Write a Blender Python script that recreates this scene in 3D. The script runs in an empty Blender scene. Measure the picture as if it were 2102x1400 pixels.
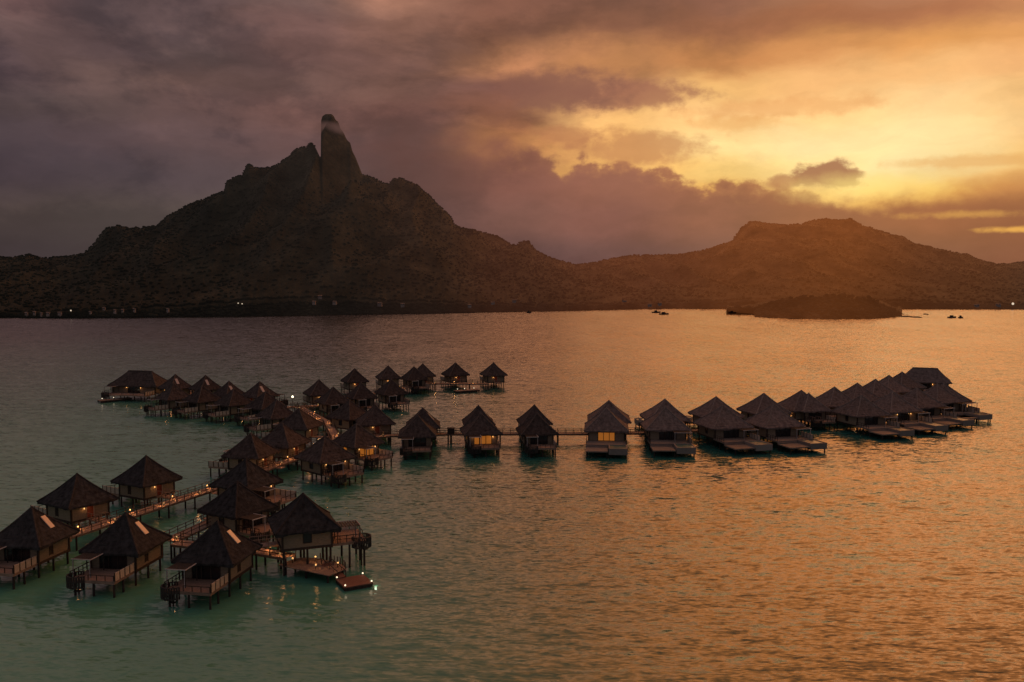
import bpy, bmesh, math, random
from mathutils import Vector, Matrix, noise as mnoise
random.seed(7)
R = math.radians
scn = bpy.context.scene
col = scn.collection
PI = math.pi

# ------------------------------------------------------------------ survey of the place
F_PX, CAM_H, HOR = 1900.0, 36.75, 560.0
PITCH = math.atan((700-HOR)/F_PX)
def ray(px, py):
    x = (px-1051)/F_PX; v = (700-py)/F_PX
    return Vector((x, math.cos(PITCH)+v*math.sin(PITCH), -math.sin(PITCH)+v*math.cos(PITCH)))
def at(px, py, z=0.0):
    d = ray(px, py); t = (z-CAM_H)/d.z
    return Vector((d.x*t, d.y*t, z))
def elev_tan(px, py):
    d = ray(px, py); return d.z/d.y
def lerp(a, b, t): return a+(b-a)*t
def interp(tab, x):
    if x <= tab[0][0]: return tab[0][1]
    for (x0, y0), (x1, y1) in zip(tab, tab[1:]):
        if x <= x1: return y0+(y1-y0)*(x-x0)/(x1-x0)
    return tab[-1][1]
def s2l(c):
    return tuple((v/255/12.92 if v/255 <= .04045 else ((v/255+.055)/1.055)**2.4) for v in c)

# ------------------------------------------------------------------ node helpers
class NT:
    def __init__(s, tree): s.t = tree; s.n = tree.nodes; s.l = tree.links
    def new(s, typ, **kw):
        n = s.n.new(typ)
        for k, v in kw.items(): setattr(n, k, v)
        return n
    def put(s, sock, v):
        if hasattr(v, 'is_output') or isinstance(v, bpy.types.NodeSocket): s.l.new(v, sock)
        else:
            if isinstance(v, tuple) and len(v) == 3 and sock.type == 'RGBA': v = v+(1,)
            sock.default_value = v
    def m(s, op, a, b=0.0, c=0.0, clamp=False):
        n = s.new('ShaderNodeMath', operation=op, use_clamp=clamp)
        s.put(n.inputs[0], a); s.put(n.inputs[1], b); s.put(n.inputs[2], c)
        return n.outputs[0]
    def mix(s, f, a, b, mode='MIX'):
        n = s.new('ShaderNodeMix', data_type='RGBA', blend_type=mode)
        s.put(n.inputs[0], f); s.put(n.inputs[6], a); s.put(n.inputs[7], b)
        return n.outputs[2]
    def ramp(s, f, stops, interp='LINEAR'):
        n = s.new('ShaderNodeValToRGB'); cr = n.color_ramp; cr.interpolation = interp
        while len(cr.elements) > 1: cr.elements.remove(cr.elements[-1])
        cr.elements[0].position = stops[0][0]
        c = stops[0][1]; cr.elements[0].color = (c, c, c, 1) if not isinstance(c, tuple) else c+(1,)
        for p, c in stops[1:]:
            e = cr.elements.new(p); e.color = (c, c, c, 1) if not isinstance(c, tuple) else c+(1,)
        s.put(n.inputs[0], f); return n.outputs[0]
    def sstep(s, v, a, b):
        n = s.new('ShaderNodeMapRange', interpolation_type='SMOOTHSTEP')
        s.put(n.inputs[0], v); s.put(n.inputs[1], a); s.put(n.inputs[2], b); return n.outputs[0]
    def lin(s, v, a, b):
        n = s.new('ShaderNodeMapRange', interpolation_type='LINEAR', clamp=True)
        s.put(n.inputs[0], v); s.put(n.inputs[1], a); s.put(n.inputs[2], b); return n.outputs[0]
    def comb(s, x, y, z=0.0):
        n = s.new('ShaderNodeCombineXYZ'); s.put(n.inputs[0], x); s.put(n.inputs[1], y); s.put(n.inputs[2], z); return n.outputs[0]
    def noise(s, vec, scale, detail=4.0, rough=.5, dist=0.0, out=0):
        n = s.new('ShaderNodeTexNoise'); s.put(n.inputs['Vector'], vec); n.inputs['Scale'].default_value = scale
        n.inputs['Detail'].default_value = detail; n.inputs['Roughness'].default_value = rough; n.inputs['Distortion'].default_value = dist
        return n.outputs[out]

def mat(name, colr, rough=.8, var=.25, scale=3.0, bump=.0, spec=.3, metal=0.0, stretch=(1, 1, 1), emit=None, es=0.0, bscale=None):
    m = bpy.data.materials.new(name); m.use_nodes = True
    t = NT(m.node_tree); b = t.n['Principled BSDF']
    tc = t.new('ShaderNodeTexCoord'); mp = t.new('ShaderNodeMapping'); mp.inputs['Scale'].default_value = stretch
    t.l.new(tc.outputs['Object'], mp.inputs[0])
    oi = t.new('ShaderNodeObjectInfo')
    va = t.new('ShaderNodeVectorMath', operation='ADD'); t.l.new(mp.outputs[0], va.inputs[0])
    rnd = t.m('MULTIPLY', oi.outputs['Random'], 37.0); t.l.new(t.comb(rnd, rnd, rnd), va.inputs[1])
    nz = t.noise(va.outputs[0], scale, 6, .6)
    dark = tuple(c*(1-var) for c in colr); lite = tuple(min(1, c*(1+var)) for c in colr)
    c = t.ramp(nz, [(.3, dark), (.7, lite)])
    hs = t.new('ShaderNodeHueSaturation'); t.l.new(c, hs.inputs['Color'])
    t.put(hs.inputs['Value'], t.m('ADD', .85, t.m('MULTIPLY', oi.outputs['Random'], .3)))
    t.l.new(hs.outputs[0], b.inputs['Base Color'])
    b.inputs['Roughness'].default_value = rough; b.inputs['Specular IOR Level'].default_value = spec; b.inputs['Metallic'].default_value = metal
    if bump:
        bp = t.new('ShaderNodeBump'); bp.inputs['Strength'].default_value = bump; bp.inputs['Distance'].default_value = .08
        n2 = t.noise(va.outputs[0], bscale or scale*2, 5, .6); t.l.new(n2, bp.inputs['Height']); t.l.new(bp.outputs[0], b.inputs['Normal'])
    if emit:
        b.inputs['Emission Color'].default_value = emit+(1,); b.inputs['Emission Strength'].default_value = es
    return m

M = {}
M['thatch'] = mat('thatch_dark', (.044, .041, .041), .95, .55, 1.1, 1.0, .1, stretch=(1.6, 1.6, .5), bscale=5)
M['thatch_hazed'] = mat('thatch_haze_lit', (.185, .14, .125), .95, .45, 1.1, 1.0, .1, stretch=(1.6, 1.6, .5), bscale=5)  # same thatch lightened for right-hand roofs, haze glow put into the colour
M['thatch_mid'] = mat('thatch_half_hazed', (.078, .060, .054), .95, .55, 1.1, 1.0, .1, stretch=(1.6, 1.6, .5), bscale=5)  # middle step of the same thatch, part of the haze brightening in its colour
M['cap_mid'] = mat('ridge_thatch_half_hazed', (.115, .09, .08), .95, .4, 3, .6, .1)
M['cap'] = mat('ridge_thatch', (.062, .052, .049), .95, .4, 3, .6, .1)
M['cap_hazed'] = mat('ridge_thatch_haze_lit', (.25, .205, .185), .95, .4, 3, .6, .1)  # ridge thatch lightened with its roof, haze glow in the colour
M['wall'] = mat('woven_wall', (.29, .225, .16), .85, .22, 2.5, .3, .2, stretch=(1, 1, 3))
M['wood'] = mat('dark_timber', (.055, .04, .032), .8, .4, 4, .4, .25, stretch=(1, 1, .3))
M['deck'] = mat('deck_timber', (.33, .215, .16), .75, .35, 5, .5, .3, stretch=(.25, 4, 1))
M['deck_grey'] = mat('deck_grey', (.23, .18, .15), .7, .3, 5, .5, .35, stretch=(.25, 4, 1))
M['rail'] = mat('pale_rail', (.60, .48, .38), .7, .2, 3, .2, .3)
M['dock'] = mat('dock_timber', (.20, .085, .06), .7, .3, 5, .5, .3, stretch=(.25, 4, 1))
M['screen'] = mat('lattice_timber', (.06, .05, .045), .85, .5, 6, .6, .2, stretch=(1, 1, .2))
M['pale'] = mat('pale_trim', (.62, .55, .52), .6, .12, 3, .1, .4)
M['sky_glass'] = mat('skylight_glass', (.62, .50, .45), .22, .08, 2, 0, .6)
M['glass'] = mat('dark_glass', (.02, .02, .022), .12, .2, 2, 0, .6)
M['glass_lit'] = mat('lit_glass', (.5, .3, .12), .3, .2, 1.2, 0, .3, emit=s2l((255, 148, 50)), es=.24)
M['door'] = mat('red_door', (.30, .07, .035), .6, .25, 3, .2, .3)
M['pile'] = mat('pile_timber', (.045, .035, .03), .8, .35, 3, .4, .3, stretch=(1, 1, .4))
M['bulb'] = mat('lamp_bulb', (.9, .7, .4), .4, 0, 1, 0, .3, emit=s2l((255, 205, 130)), es=.7)
M['bulb_white'] = mat('lamp_bulb_white', (.9, .85, .7), .4, 0, 1, 0, .3, emit=s2l((255, 235, 200)), es=1.6)
M['far_light'] = mat('shore_lamp_bulb', (.9, .85, .7), .4, 0, 1, 0, .3, emit=s2l((255, 235, 205)), es=.7)
M['pool'] = mat('pool_water', (.06, .15, .14), .3, .2, 1, .3, .6)
M['pool_wall'] = mat('pool_wall', (.28, .23, .20), .7, .12, 2, .1, .3)
M['house_wall'] = mat('house_wall', (.38, .31, .26), .8, .15, .5, 0, .3)
M['house_roof'] = mat('house_roof', (.24, .18, .15), .7, .2, .5, 0, .3)
M['boat'] = mat('boat_hull', (.05, .04, .04), .5, .2, .5, 0, .4)
M['rock'] = mat('reef_rock', (.05, .04, .035), .9, .4, .3, .5, .2)

# ------------------------------------------------------------------ mesh helpers
class MB:
    def __init__(s): s.v = []; s.f = []
    def add(s, vs, fs):
        o = len(s.v); s.v += [tuple(v) for v in vs]; s.f += [tuple(i+o for i in f) for f in fs]; return s
    def box(s, x0, x1, y0, y1, z0, z1):
        return s.add([(x0,y0,z0),(x1,y0,z0),(x1,y1,z0),(x0,y1,z0),(x0,y0,z1),(x1,y0,z1),(x1,y1,z1),(x0,y1,z1)],
                     [(0,3,2,1),(4,5,6,7),(0,1,5,4),(1,2,6,5),(2,3,7,6),(3,0,4,7)])
    def bar(s, a, b, w, h=None):
        a = Vector(a); b = Vector(b); h = h or w; d = (b-a).normalized()
        up = Vector((0,0,1)) if abs(d.z) < .95 else Vector((0,1,0))
        sx = d.cross(up).normalized()*w/2; sy = sx.cross(d).normalized()*h/2
        vs = [a-sx-sy, a+sx-sy, a+sx+sy, a-sx+sy, b-sx-sy, b+sx-sy, b+sx+sy, b-sx+sy]
        return s.add(vs, [(0,1,2,3),(4,7,6,5),(0,4,5,1),(1,5,6,2),(2,6,7,3),(3,7,4,0)])
    def tube(s, a, b, r0, r1=None, n=8):
        a = Vector(a); b = Vector(b); r1 = r0 if r1 is None else r1; d = (b-a).normalized()
        up = Vector((0,0,1)) if abs(d.z) < .95 else Vector((0,1,0))
        sx = d.cross(up).normalized(); sy = sx.cross(d).normalized(); vs = []
        for p, r in ((a, r0), (b, r1)):
            for k in range(n):
                t = 2*PI*k/n; vs.append(p+sx*math.cos(t)*r+sy*math.sin(t)*r)
        fs = [(k, (k+1) % n, n+(k+1) % n, n+k) for k in range(n)]+[tuple(range(n))[::-1], tuple(range(n, 2*n))]
        return s.add(vs, fs)
    def ball(s, c, r, n=8, m=5, sz=1.0):
        vs = [(c[0], c[1], c[2]-r*sz)]; fs = []
        for j in range(1, m):
            t = PI*j/m
            for k in range(n):
                a = 2*PI*k/n; vs.append((c[0]+r*math.sin(t)*math.cos(a), c[1]+r*math.sin(t)*math.sin(a), c[2]-r*sz*math.cos(t)))
        vs.append((c[0], c[1], c[2]+r*sz)); L = len(vs)-1
        for k in range(n): fs.append((0, 1+(k+1) % n, 1+k))
        for j in range(m-2):
            for k in range(n):
                a = 1+j*n+k; b = 1+j*n+(k+1) % n; fs.append((a, b, b+n, a+n))
        for k in range(n): fs.append((L, 1+(m-2)*n+k, 1+(m-2)*n+(k+1) % n))
        return s.add(vs, fs)
    def build(s, name, m, parent=None, smooth=False):
        me = bpy.data.meshes.new(name); me.from_pydata(s.v, [], s.f); me.update()
        bm = bmesh.new(); bm.from_mesh(me); bmesh.ops.recalc_face_normals(bm, faces=bm.faces); bm.to_mesh(me); bm.free()
        if smooth:
            for p in me.polygons: p.use_smooth = True
        me.materials.append(m)
        o = bpy.data.objects.new(name, me); col.objects.link(o)
        if parent: o.parent = parent
        return o
def box(*a): return MB().box(*a)
def tag(o, label=None, cat=None, group=None, kind=None):
    for k, v in (('label', label), ('category', cat), ('group', group), ('kind', kind)):
        if v: o[k] = v
    return o
def empty(name, loc=(0,0,0), rz=0.0):
    o = bpy.data.objects.new(name, None); col.objects.link(o); o.location = loc; o.rotation_euler = (0,0,rz); o.empty_display_size = .5
    return o
KIDS = {}
def copy_tree(o, parent=None):
    c = o.copy(); col.objects.link(c)
    if parent: c.parent = parent
    for ch in list(o.children): copy_tree(ch, c)
    return c
def glow(parent, loc, power, colr=(1.0, .44, .15), rad=.12):
    l = bpy.data.lights.new('lamp_light', 'POINT'); l.energy = power*.62; l.color = colr; l.shadow_soft_size = rad
    o = bpy.data.objects.new('lamp_light', l); col.objects.link(o); o.location = loc; o.parent = parent
    return o

# ------------------------------------------------------------------ thatched roofs
def roof_mesh(ex, ey, ez, az, L=0.0, seed=0, n=9, seg=10):
    mb = MB(); rng = random.Random(seed); rings = []
    def ring(ax, ay, z, jit, zj):
        pts = []
        for sd in range(4):
            for k in range(seg):
                t = -1+2*k/seg
                x, y = [(t*ax, -ay), (ax, t*ay), (-t*ax, ay), (-ax, -t*ay)][sd]
                pts.append((x+rng.uniform(-jit, jit), y+rng.uniform(-jit, jit), z+rng.uniform(-zj, zj)*1.7))
        return pts
    rs = [ring(ex-.55, ey-.55, ez+.12, .02, .02), ring(ex-.02, ey-.02, ez-.10, .05, .08), ring(ex, ey, ez+.20, .04, .04)]
    for k in range(1, n+1):
        s = k/n
        z = ez+.20+(az-ez-.20)*(s-.055*math.sin(PI*s))
        ax, ay = lerp(ex, L/2+.10, s), lerp(ey, .10, s)
        rs.append(ring(ax+.05, ay+.05, z-.03, .03, .02)) if k < n else None
        rs.append(ring(ax, ay, z+(.03 if k < n else 0), .03, .02))
    N = 4*seg
    for r in rs: mb.v += r
    for j in range(len(rs)-1):
        for k in range(N):
            mb.f.append((j*N+k, j*N+(k+1) % N, (j+1)*N+(k+1) % N, (j+1)*N+k))
    mb.f.append(tuple((len(rs)-1)*N+k for k in range(N)))
    mb.f.append(tuple(range(N))[::-1])
    return mb
def roof_z(s, ez, az): return ez+.20+(az-ez-.20)*(s-.055*math.sin(PI*s))
def cap_mesh(ex, ey, ez, az, L=0.0):
    mb = MB()
    for sx in (-1, 1):
        for sy in (-1, 1):
            prev = None
            for k in range(7):
                s = k/6
                p = Vector((sx*lerp(ex, L/2+.05, s), sy*lerp(ey, .05, s), roof_z(s, ez, az)+.04))
                if prev: mb.tube(prev, p, .13, .13, 6)
                prev = p
    if L > .1: mb.tube((-L/2-.2, 0, az+.05), (L/2+.2, 0, az+.05), .2, .2, 8)
    else: mb.tube((0, 0, az-.25), (0, 0, az+.22), .34, .12, 8)
    return mb
def skylight_on(face, ez, az, e, s0, s1, off, w):
    """flat panel lying on one roof face; face: 0 front, 1 right, 2 back, 3 left"""
    rot = Matrix.Rotation(face*PI/2, 3, 'Z'); mb = MB()
    def P(s, u, lift):
        d = Vector((0, -lerp(e, .1, s), roof_z(s, ez, az))); nrm = Vector((0, -(az-ez), e)).normalized()
        return rot @ (d+Vector((u, 0, 0))+nrm*lift)
    vs = [P(s0, off-w/2, .10), P(s0, off+w/2, .10), P(s1, off+w/2, .10), P(s1, off-w/2, .10),
          P(s0, off-w/2, -.15), P(s0, off+w/2, -.15), P(s1, off+w/2, -.15), P(s1, off-w/2, -.15)]
    mb.add(vs, [(0,1,2,3),(4,7,6,5),(0,4,5,1),(1,5,6,2),(2,6,7,3),(3,7,4,0)])
    return mb

# ------------------------------------------------------------------ bungalows
PROTO = {}
def bungalow_proto(kind, grey, sky, lit, lamp, seed, perg=True, lift=0.0):
    """origin on the water under the roof's apex; lagoon side towards local -Y, entrance towards +Y"""
    villa = kind == 'villa'; suite = kind == 'suite'
    e = 4.7 if villa else 3.85
    ez, az = (3.9, 8.2) if villa else (3.85, 7.75)
    ez += lift; az += lift
    L = 6.5 if suite else 0.0
    ex = e+L/2; ey = e
    if suite: az = 7.9+lift
    fz = 1.95+lift
    root = empty({'villa': 'overwater_villa', 'suite': 'overwater_suite'}.get(kind, 'overwater_bungalow'))
    th, cp = {True: (M['thatch_hazed'], M['cap_hazed']), 'mid': (M['thatch_mid'], M['cap_mid']), False: (M['thatch'], M['cap'])}[grey]  # grey picks how much haze brightening the thatch colour carries
    rf = roof_mesh(ex, ey, ez, az, L, seed).build('roof', th, root)
    cap_mesh(ex, ey, ez, az, L).build('ridge_cap', cp, rf)
    if sky:
        face = {'R': 1, 'L': 3, 'F': 0, 'B': 2}[sky]
        off = .5 if sky == 'R' else -.5
        skylight_on(face, ez, az, e, .38, .74, off, .80).build('skylight', M['sky_glass'], rf)
    wx, wy = ex-.95, ey-.95; h1 = ez+.35; h0 = fz-.18
    # walls with openings
    w = MB(); T = .10
    dw = 1.75                                            # half width of lagoon opening
    w.box(-wx, -dw, -wy, -wy+T, h0, h1).box(dw, wx, -wy, -wy+T, h0, h1).box(-dw, dw, -wy, -wy+T, fz+1.75, h1)
    w.box(wx-T, wx, -wy+T, -.9, h0, h1).box(wx-T, wx, -.2, wy-T, h0, h1).box(wx-T, wx, -.9, -.2, h0, fz+.25).box(wx-T, wx, -.9, -.2, fz+1.7, h1)
    w.box(-wx, -wx+T, -wy+T, -.5, h0, h1).box(-wx, -wx+T, .5, wy-T, h0, h1).box(-wx, -wx+T, -.5, .5, h0, fz+.5).box(-wx, -wx+T, -.5, .5, fz+1.7, h1)
    w.box(-wx, -.6, wy-T, wy, h0, h1).box(.6, wx, wy-T, wy, h0, h1).box(-.6, .6, wy-T, wy, fz+1.8, h1)
    w.build('wall', M['wall'], root)
    gl = M['glass_lit'] if lit else M['glass']
    f = MB()
    for x in (-dw, -.6, .6, dw): f.box(x-.06, x+.06, -wy-.03, -wy+T+.03, fz, fz+1.75)
    f.box(-dw, dw, -wy-.03, -wy+T+.03, fz+1.68, fz+1.78)
    sl = f.build('sliding_door', M['wood'], root); box(-dw, dw, -wy+.03, -wy+.07, fz+.03, fz+1.7).build('pane', gl, sl)
    f = box(wx-T-.02, wx+.03, -.95, -.88, fz+.2, fz+1.75).box(wx-T-.02, wx+.03, -.22, -.15, fz+.2, fz+1.75)
    for k in range(7): f.box(wx-.07, wx+.02, -.88, -.22, fz+.28+k*.2, fz+.42+k*.2)
    f.build('shutter', M['wood'], root)
    f = box(-wx-.03, -wx+T, -.55, -.45, fz+.45, fz+1.75).box(-wx-.03, -wx+T, .45, .55, fz+.45, fz+1.75).box(-wx-.03, -wx+T, -.45, .45, fz+.42, fz+.5).box(-wx-.03, -wx+T, -.45, .45, fz+1.68, fz+1.75)
    wd = f.build('window', M['wood'], root); box(-wx+.03, -wx+.06, -.45, .45, fz+.5, fz+1.68).build('pane', gl, wd)
    dr = box(-.52, .52, wy-.08, wy-.02, fz, fz+1.72).build('door', M['door'], root)
    box(-.60, -.52, wy-T-.02, wy+.04, fz, fz+1.8).box(.52, .60, wy-T-.02, wy+.04, fz, fz+1.8).box(-.6, .6, wy-T-.02, wy+.04, fz+1.72, fz+1.82).build('door_frame', M['rail'], dr)
    for sx in (-1, 1):
        for sy in (-1, 1):
            box(sx*wx-.11, sx*wx+.11, sy*wy-.11, sy*wy+.11, fz-.4, h1).build('corner_post', M['wood'], root)
    # floor and terrace
    fd = 9.2 if villa else 4.3                            # depth of lagoon terrace from the wall
    dk = M['deck_grey'] if villa else M['deck']
    y1 = -wy-fd
    dxl, dxr = (-4.2, 4.2) if villa else (-wx+.1, wx-.02)
    d = MB(); d.box(-wx-.1, wx+.1, -wy-.1, wy+.15, fz-.32, fz-.03)
    d.build('floor', M['wood'], root)
    d = MB()
    if villa:
        d.box(dxl, dxr, -wy-4.6, -wy-.11, fz-.30, fz-.02)             # upper terrace
        d.box(dxl, .3, y1, -wy-4.61, fz-.75, fz-.52)                 # lower sun deck
        d.box(dxl, .3, -wy-4.95, -wy-4.61, fz-.50, fz-.28)
    else:
        nb = 22
        for k in range(nb):
            ya = lerp(y1, -wy-.11, k/nb); yb = lerp(y1, -wy-.11, (k+1)/nb)-.03
            d.box(dxl, dxr, ya, yb, fz-.13, fz-.02)
        d.box(dxl+.1, dxl+.3, y1+.05, -wy-.12, fz-.38, fz-.135).box(dxr-.3, dxr-.1, y1+.05, -wy-.12, fz-.38, fz-.135).box(dxl+.1, dxr-.1, y1-.02, y1+.06, fz-.38, fz-.135)
    d.build('terrace', dk, root)
    if villa:
        pw = MB().box(.45, 4.2, y1, y1+.25, fz-1.2, fz+.06).box(.45, 4.2, -wy-4.85, -wy-4.61, fz-1.2, fz+.06).box(.45, .7, y1+.25, -wy-4.85, fz-1.2, fz+.06).box(3.95, 4.2, y1+.25, -wy-4.85, fz-1.2, fz+.06).box(.7, 3.95, y1+.25, -wy-4.85, fz-1.2, fz-1.0)
        pl = pw.build('plunge_pool', M['pool_wall'], root)
        box(.7, 3.95, y1+.25, -wy-4.85, fz-.9, fz-.06).build('pool_water', M['pool'], pl)
    # railing on the right: pale boards between dark posts
    rl = MB(); xr = dxr-.05
    if villa:
        ya, yb = -wy-4.5, -wy-.2
    else: ya, yb = y1+.05, -wy-.2
    npan = 4
    for k in range(npan):
        p0 = lerp(ya, yb, k/npan)+.10; p1 = lerp(ya, yb, (k+1)/npan)-.10
        rl.box(xr-.03, xr+.03, p0, p1, fz-.12, fz+.86)
    rl.box(xr-.05, xr+.05, ya, yb, fz+.85, fz+.92)
    r1 = rl.build('railing', M['rail'], root)
    for k in range(npan+1): box(xr-.05, xr+.06, lerp(ya, yb, k/npan)-.05, lerp(ya, yb, k/npan)+.05, fz-.05, fz+.96).build('rail_post', M['wood'], r1)
    rl = MB(); xl = dxl+.05
    for k in range(6): rl.box(xl-.04, xl+.04, lerp(ya, yb, k/5)-.04, lerp(ya, yb, k/5)+.04, fz-.05, fz+.9)
    rl.box(xl-.04, xl+.04, ya, yb, fz+.82, fz+.9).box(xl-.02, xl+.02, ya, yb, fz+.4, fz+.46)
    if not villa:
        for k in range(4): x = lerp(dxl+2.3, dxr-.2, k/3); rl.box(x-.04, x+.04, y1+.02, y1+.1, fz-.05, fz+.6)
        rl.box(dxl+2.3, dxr-.2, y1+.02, y1+.1, fz+.55, fz+.62)
    rl.build('railing', M['wood'], root)
    if perg:
        px0, px1 = dxl-.3, dxl+2.1; py0, py1 = ((-wy-3.4, -wy-.6) if not villa else (-wy-3.6, -wy-.3)); pz = fz+2.0
        if villa: px0, px1 = .8, 4.3
        pg = MB()
        for x in (px0+.1, px1-.1):
            for y in (py0+.1, py1-.1): pg.box(x-.05, x+.05, y-.05, y+.05, fz-.02, pz)
        for k in range(9): y = lerp(py0+.12, py1-.12, k/8); pg.box(px0, px1, y-.11, y+.11, pz+.02, pz+.06)
        g = pg.build('pergola', M['wood'], root)
        box(px0-.05, px1+.05, py0-.06, py0, pz, pz+.10).box(px1, px1+.06, py0, py1, pz, pz+.10).box(px0+.1, px0+.17, py0+.02, py0+.09, fz-.02, pz).box(px1-.17, px1-.1, py0+.02, py0+.09, fz-.02, pz).build('pergola_frame', M['pale'], g)
    if not villa:
        # curved slatted screen around the stair down to the water
        sc_ = MB(); cx, cy = dxl+.75, y1+.55
        for k in range(19):
            a = lerp(R(95), R(330), k/18)
            x, y = cx+1.25*math.cos(a), cy+1.15*math.sin(a)
            sc_.box(x-.07, x+.07, y-.07, y+.07, fz-.95, fz+.42)
        for zz in (fz-.85, fz-.2, fz+.38):
            prev = None
            for k in range(13):
                a = lerp(R(95), R(330), k/12); p = (cx+1.25*math.cos(a), cy+1.15*math.sin(a), zz)
                if prev: sc_.bar(prev, p, .16, .10)
                prev = p
        sc_.build('slatted_screen', M['screen'], root)
        st = MB()
        for k in range(6):
            a = lerp(R(60), R(290), k/5); z = fz-.25*k-.1
            st.box(cx+.55*math.cos(a)-.4, cx+.55*math.cos(a)+.4, cy+.5*math.sin(a)-.3, cy+.5*math.sin(a)+.3, z-.05, z)
        st.tube((cx, cy, -1.5), (cx, cy, fz+.2), .09)
        st.build('stair', M['wood'], root)
    # entrance footbridge
    fb = MB().box(-.8, .8, wy+.16, wy+3.6, fz-.2, fz-.04)
    for x in (-.78, .78):
        for k in range(4): fb.box(x-.04, x+.04, wy+.4+k*1.0-.04, wy+.4+k*1.0+.04, fz-.1, fz+.85)
        fb.box(x-.035, x+.035, wy+.3, wy+3.5, fz+.8, fz+.87)
    fb.build('footbridge', M['deck'], root)
    # piles
    pts = [(sx*(wx-.15), sy*(wy-.15)) for sx in (-1, 0, 1) for sy in (-1, 0, 1)]
    if villa: pts += [(x, y) for x in (dxl+.3, .1, dxr-.3) for y in (-wy-2.4, -wy-4.7, y1+.4)]
    else: pts += [(dxl+.3, -wy-2.2), (dxr-.3, -wy-2.2), (dxl+.5, y1+.25), (0, y1+.3), (dxr-.3, y1+.25)]
    for x, y in pts:
        MB().tube((x, y, -2.5), (x, y, fz-.31 if not villa or y > -wy-4.7 else fz-.76), .15, .13, 8).build('pile', M['pile'], root)
    # lamps
    def wall_lamp(x, y, z, p):
        lb = MB().tube((x, y, z-.10), (x, y, z+.10), .09, .09, 8).build('lamp', M['bulb'], root)
        if p: glow(root, (x, y+(.25 if y > 0 else -.25), z-.05), p*.2)
    if lamp in ('door', 'both'): wall_lamp(1.0, wy+.12, fz+1.45, 34); 
    if lamp in ('terrace', 'both'): wall_lamp(-2.0, -wy-.12, fz+1.5, 26); wall_lamp(2.0, -wy-.12, fz+1.5, 45)
    if lamp == 'dim': wall_lamp(1.0, wy+.12, fz+1.45, 9)
    return root

def place(px, py, n, label, kind='bungalow', grey=False, sky=None, lit=False, lamp=None, perg=True, lift=0.0, group='thatched overwater bungalows', sc=1.0):
    key = (kind, grey, sky, lit, lamp, perg, lift)
    apex = {'villa': 8.2, 'suite': 7.9}.get(kind, 7.75)+lift
    if key not in PROTO:
        PROTO[key] = o = bungalow_proto(kind, grey, sky, lit, lamp, len(PROTO)+3, perg, lift)
    else: o = copy_tree(PROTO[key])
    p = at(px, py, apex)
    rng = random.Random(px*7+py)
    o.location = (p.x, p.y, 0); o.rotation_euler = (0, 0, R(n+90+rng.uniform(-2.5, 2.5)))
    s = rng.uniform(.98, 1.03)*sc; o.scale = (s, s, 1)
    tag(o, label, {'villa': 'villa', 'suite': 'villa'}.get(kind, 'bungalow'), group)
    return p

P = {}
GA = 'bungalows along the front walkways'; GF = 'bungalows in the far left arm'; GG = 'bungalows in the far middle arm'; GH = 'bungalows along the long middle walkway'; GV = 'villas of the right arm'
T_ = 'dark thatched bungalow '
def B(k, *a, **kw): P[k] = place(*a, **kw)
B('A1', 65, 1043, -98, 'thatched bungalow with pale roof skylight, cut by the left edge of the photo', sky='R', lamp='dim', group=GA)
B('A2', 258, 1055, -98, 'thatched bungalow with pale skylight, middle one of the three nearest ones at lower left', sky='R', lamp='dim', group=GA)
B('A3', 446, 1072, -98, 'nearest thatched bungalow, pale skylight, curved slatted screen and pale deck railing', sky='R', lamp='dim', sc=0.96, group=GA)
B('A4', 622, 1015, 22, 'raised thatched bungalow above a lit lower deck beside the floating dock', lamp='terrace', lift=1.4, group=GA)
B('B1', 158, 974, 150, 'thatched bungalow with glowing red doorway nearest the lamp on the lit walkway at far left', lamp='both', group=GA)
B('B2', 300, 937, 150, 'thatched bungalow with red doorway behind the long lit walkway, standing clear against open water', lamp='both', group=GA)
B('C1', 487, 990, -32, 'dark thatched bungalow overlapping the one behind, just above the nearest skylight roof', lamp='dim', group=GA)
B('C2', 505, 943, -25, 'thatched bungalow with string of warm lights on the terrace at its right', lamp='terrace', group=GA)
B('D1', 515, 890, 163, 'thatched bungalow with terrace jutting out left over open water on posts', lamp='both', grey='mid', group=GA)
B('D2', 580, 870, 160, 'thatched bungalow with orange lit doorway in the middle of the crowded cluster', lamp='door', grey='mid', group=GA)
B('D3', 613, 839, 165, 'thatched bungalow of the cluster just below the walkway junction with the white globe lamp', lamp='dim', grey='mid', group=GA)
B('E1', 667, 896, -45, 'thatched bungalow with lit pale railing, front of the crowded cluster over dark teal water', lamp='terrace', grey='mid', group=GA)
B('E2', 732, 870, -40, 'thatched bungalow with brightly lit orange terrace at the cluster front right', lit=True, lamp='terrace', grey='mid', group=GA)
B('E3', 717, 822, -35, 'tall dark thatched roof rising in the centre of the cluster', lamp='dim', grey='mid', group=GA)
B('E4', 770, 832, 105, 'thatched bungalow with pale skylight and pale walls at the right side of the cluster', sky='L', lamp='door', grey='mid', group=GA)
B('F1', 288, 762, -105, 'long hipped roof suite at the left end of the far left arm', kind='suite', lamp='both', sc=1.1, grey='mid', group=GF)
B('F2', 360, 769, 50, 'skylight bungalow next to the long hipped roof in the far left arm, back row', sky='L', lit=True, lamp='both', sc=0.93, grey='mid', group=GF)
B('F3', 422, 771, 50, 'skylight bungalow with the tallest point, second peak right of the long hipped roof', sky='L', lamp='door', sc=0.93, grey='mid', group=GF)
B('F4', 470, 783, 50, 'smaller skylight peak, third right of the long hipped roof in the back row', sky='L', sc=0.9, grey='mid', group=GF)
B('F5', 533, 784, 50, 'skylight bungalow at the right end of the far left arm, back row', sky='L', sc=0.93, grey='mid', group=GF)
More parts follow.
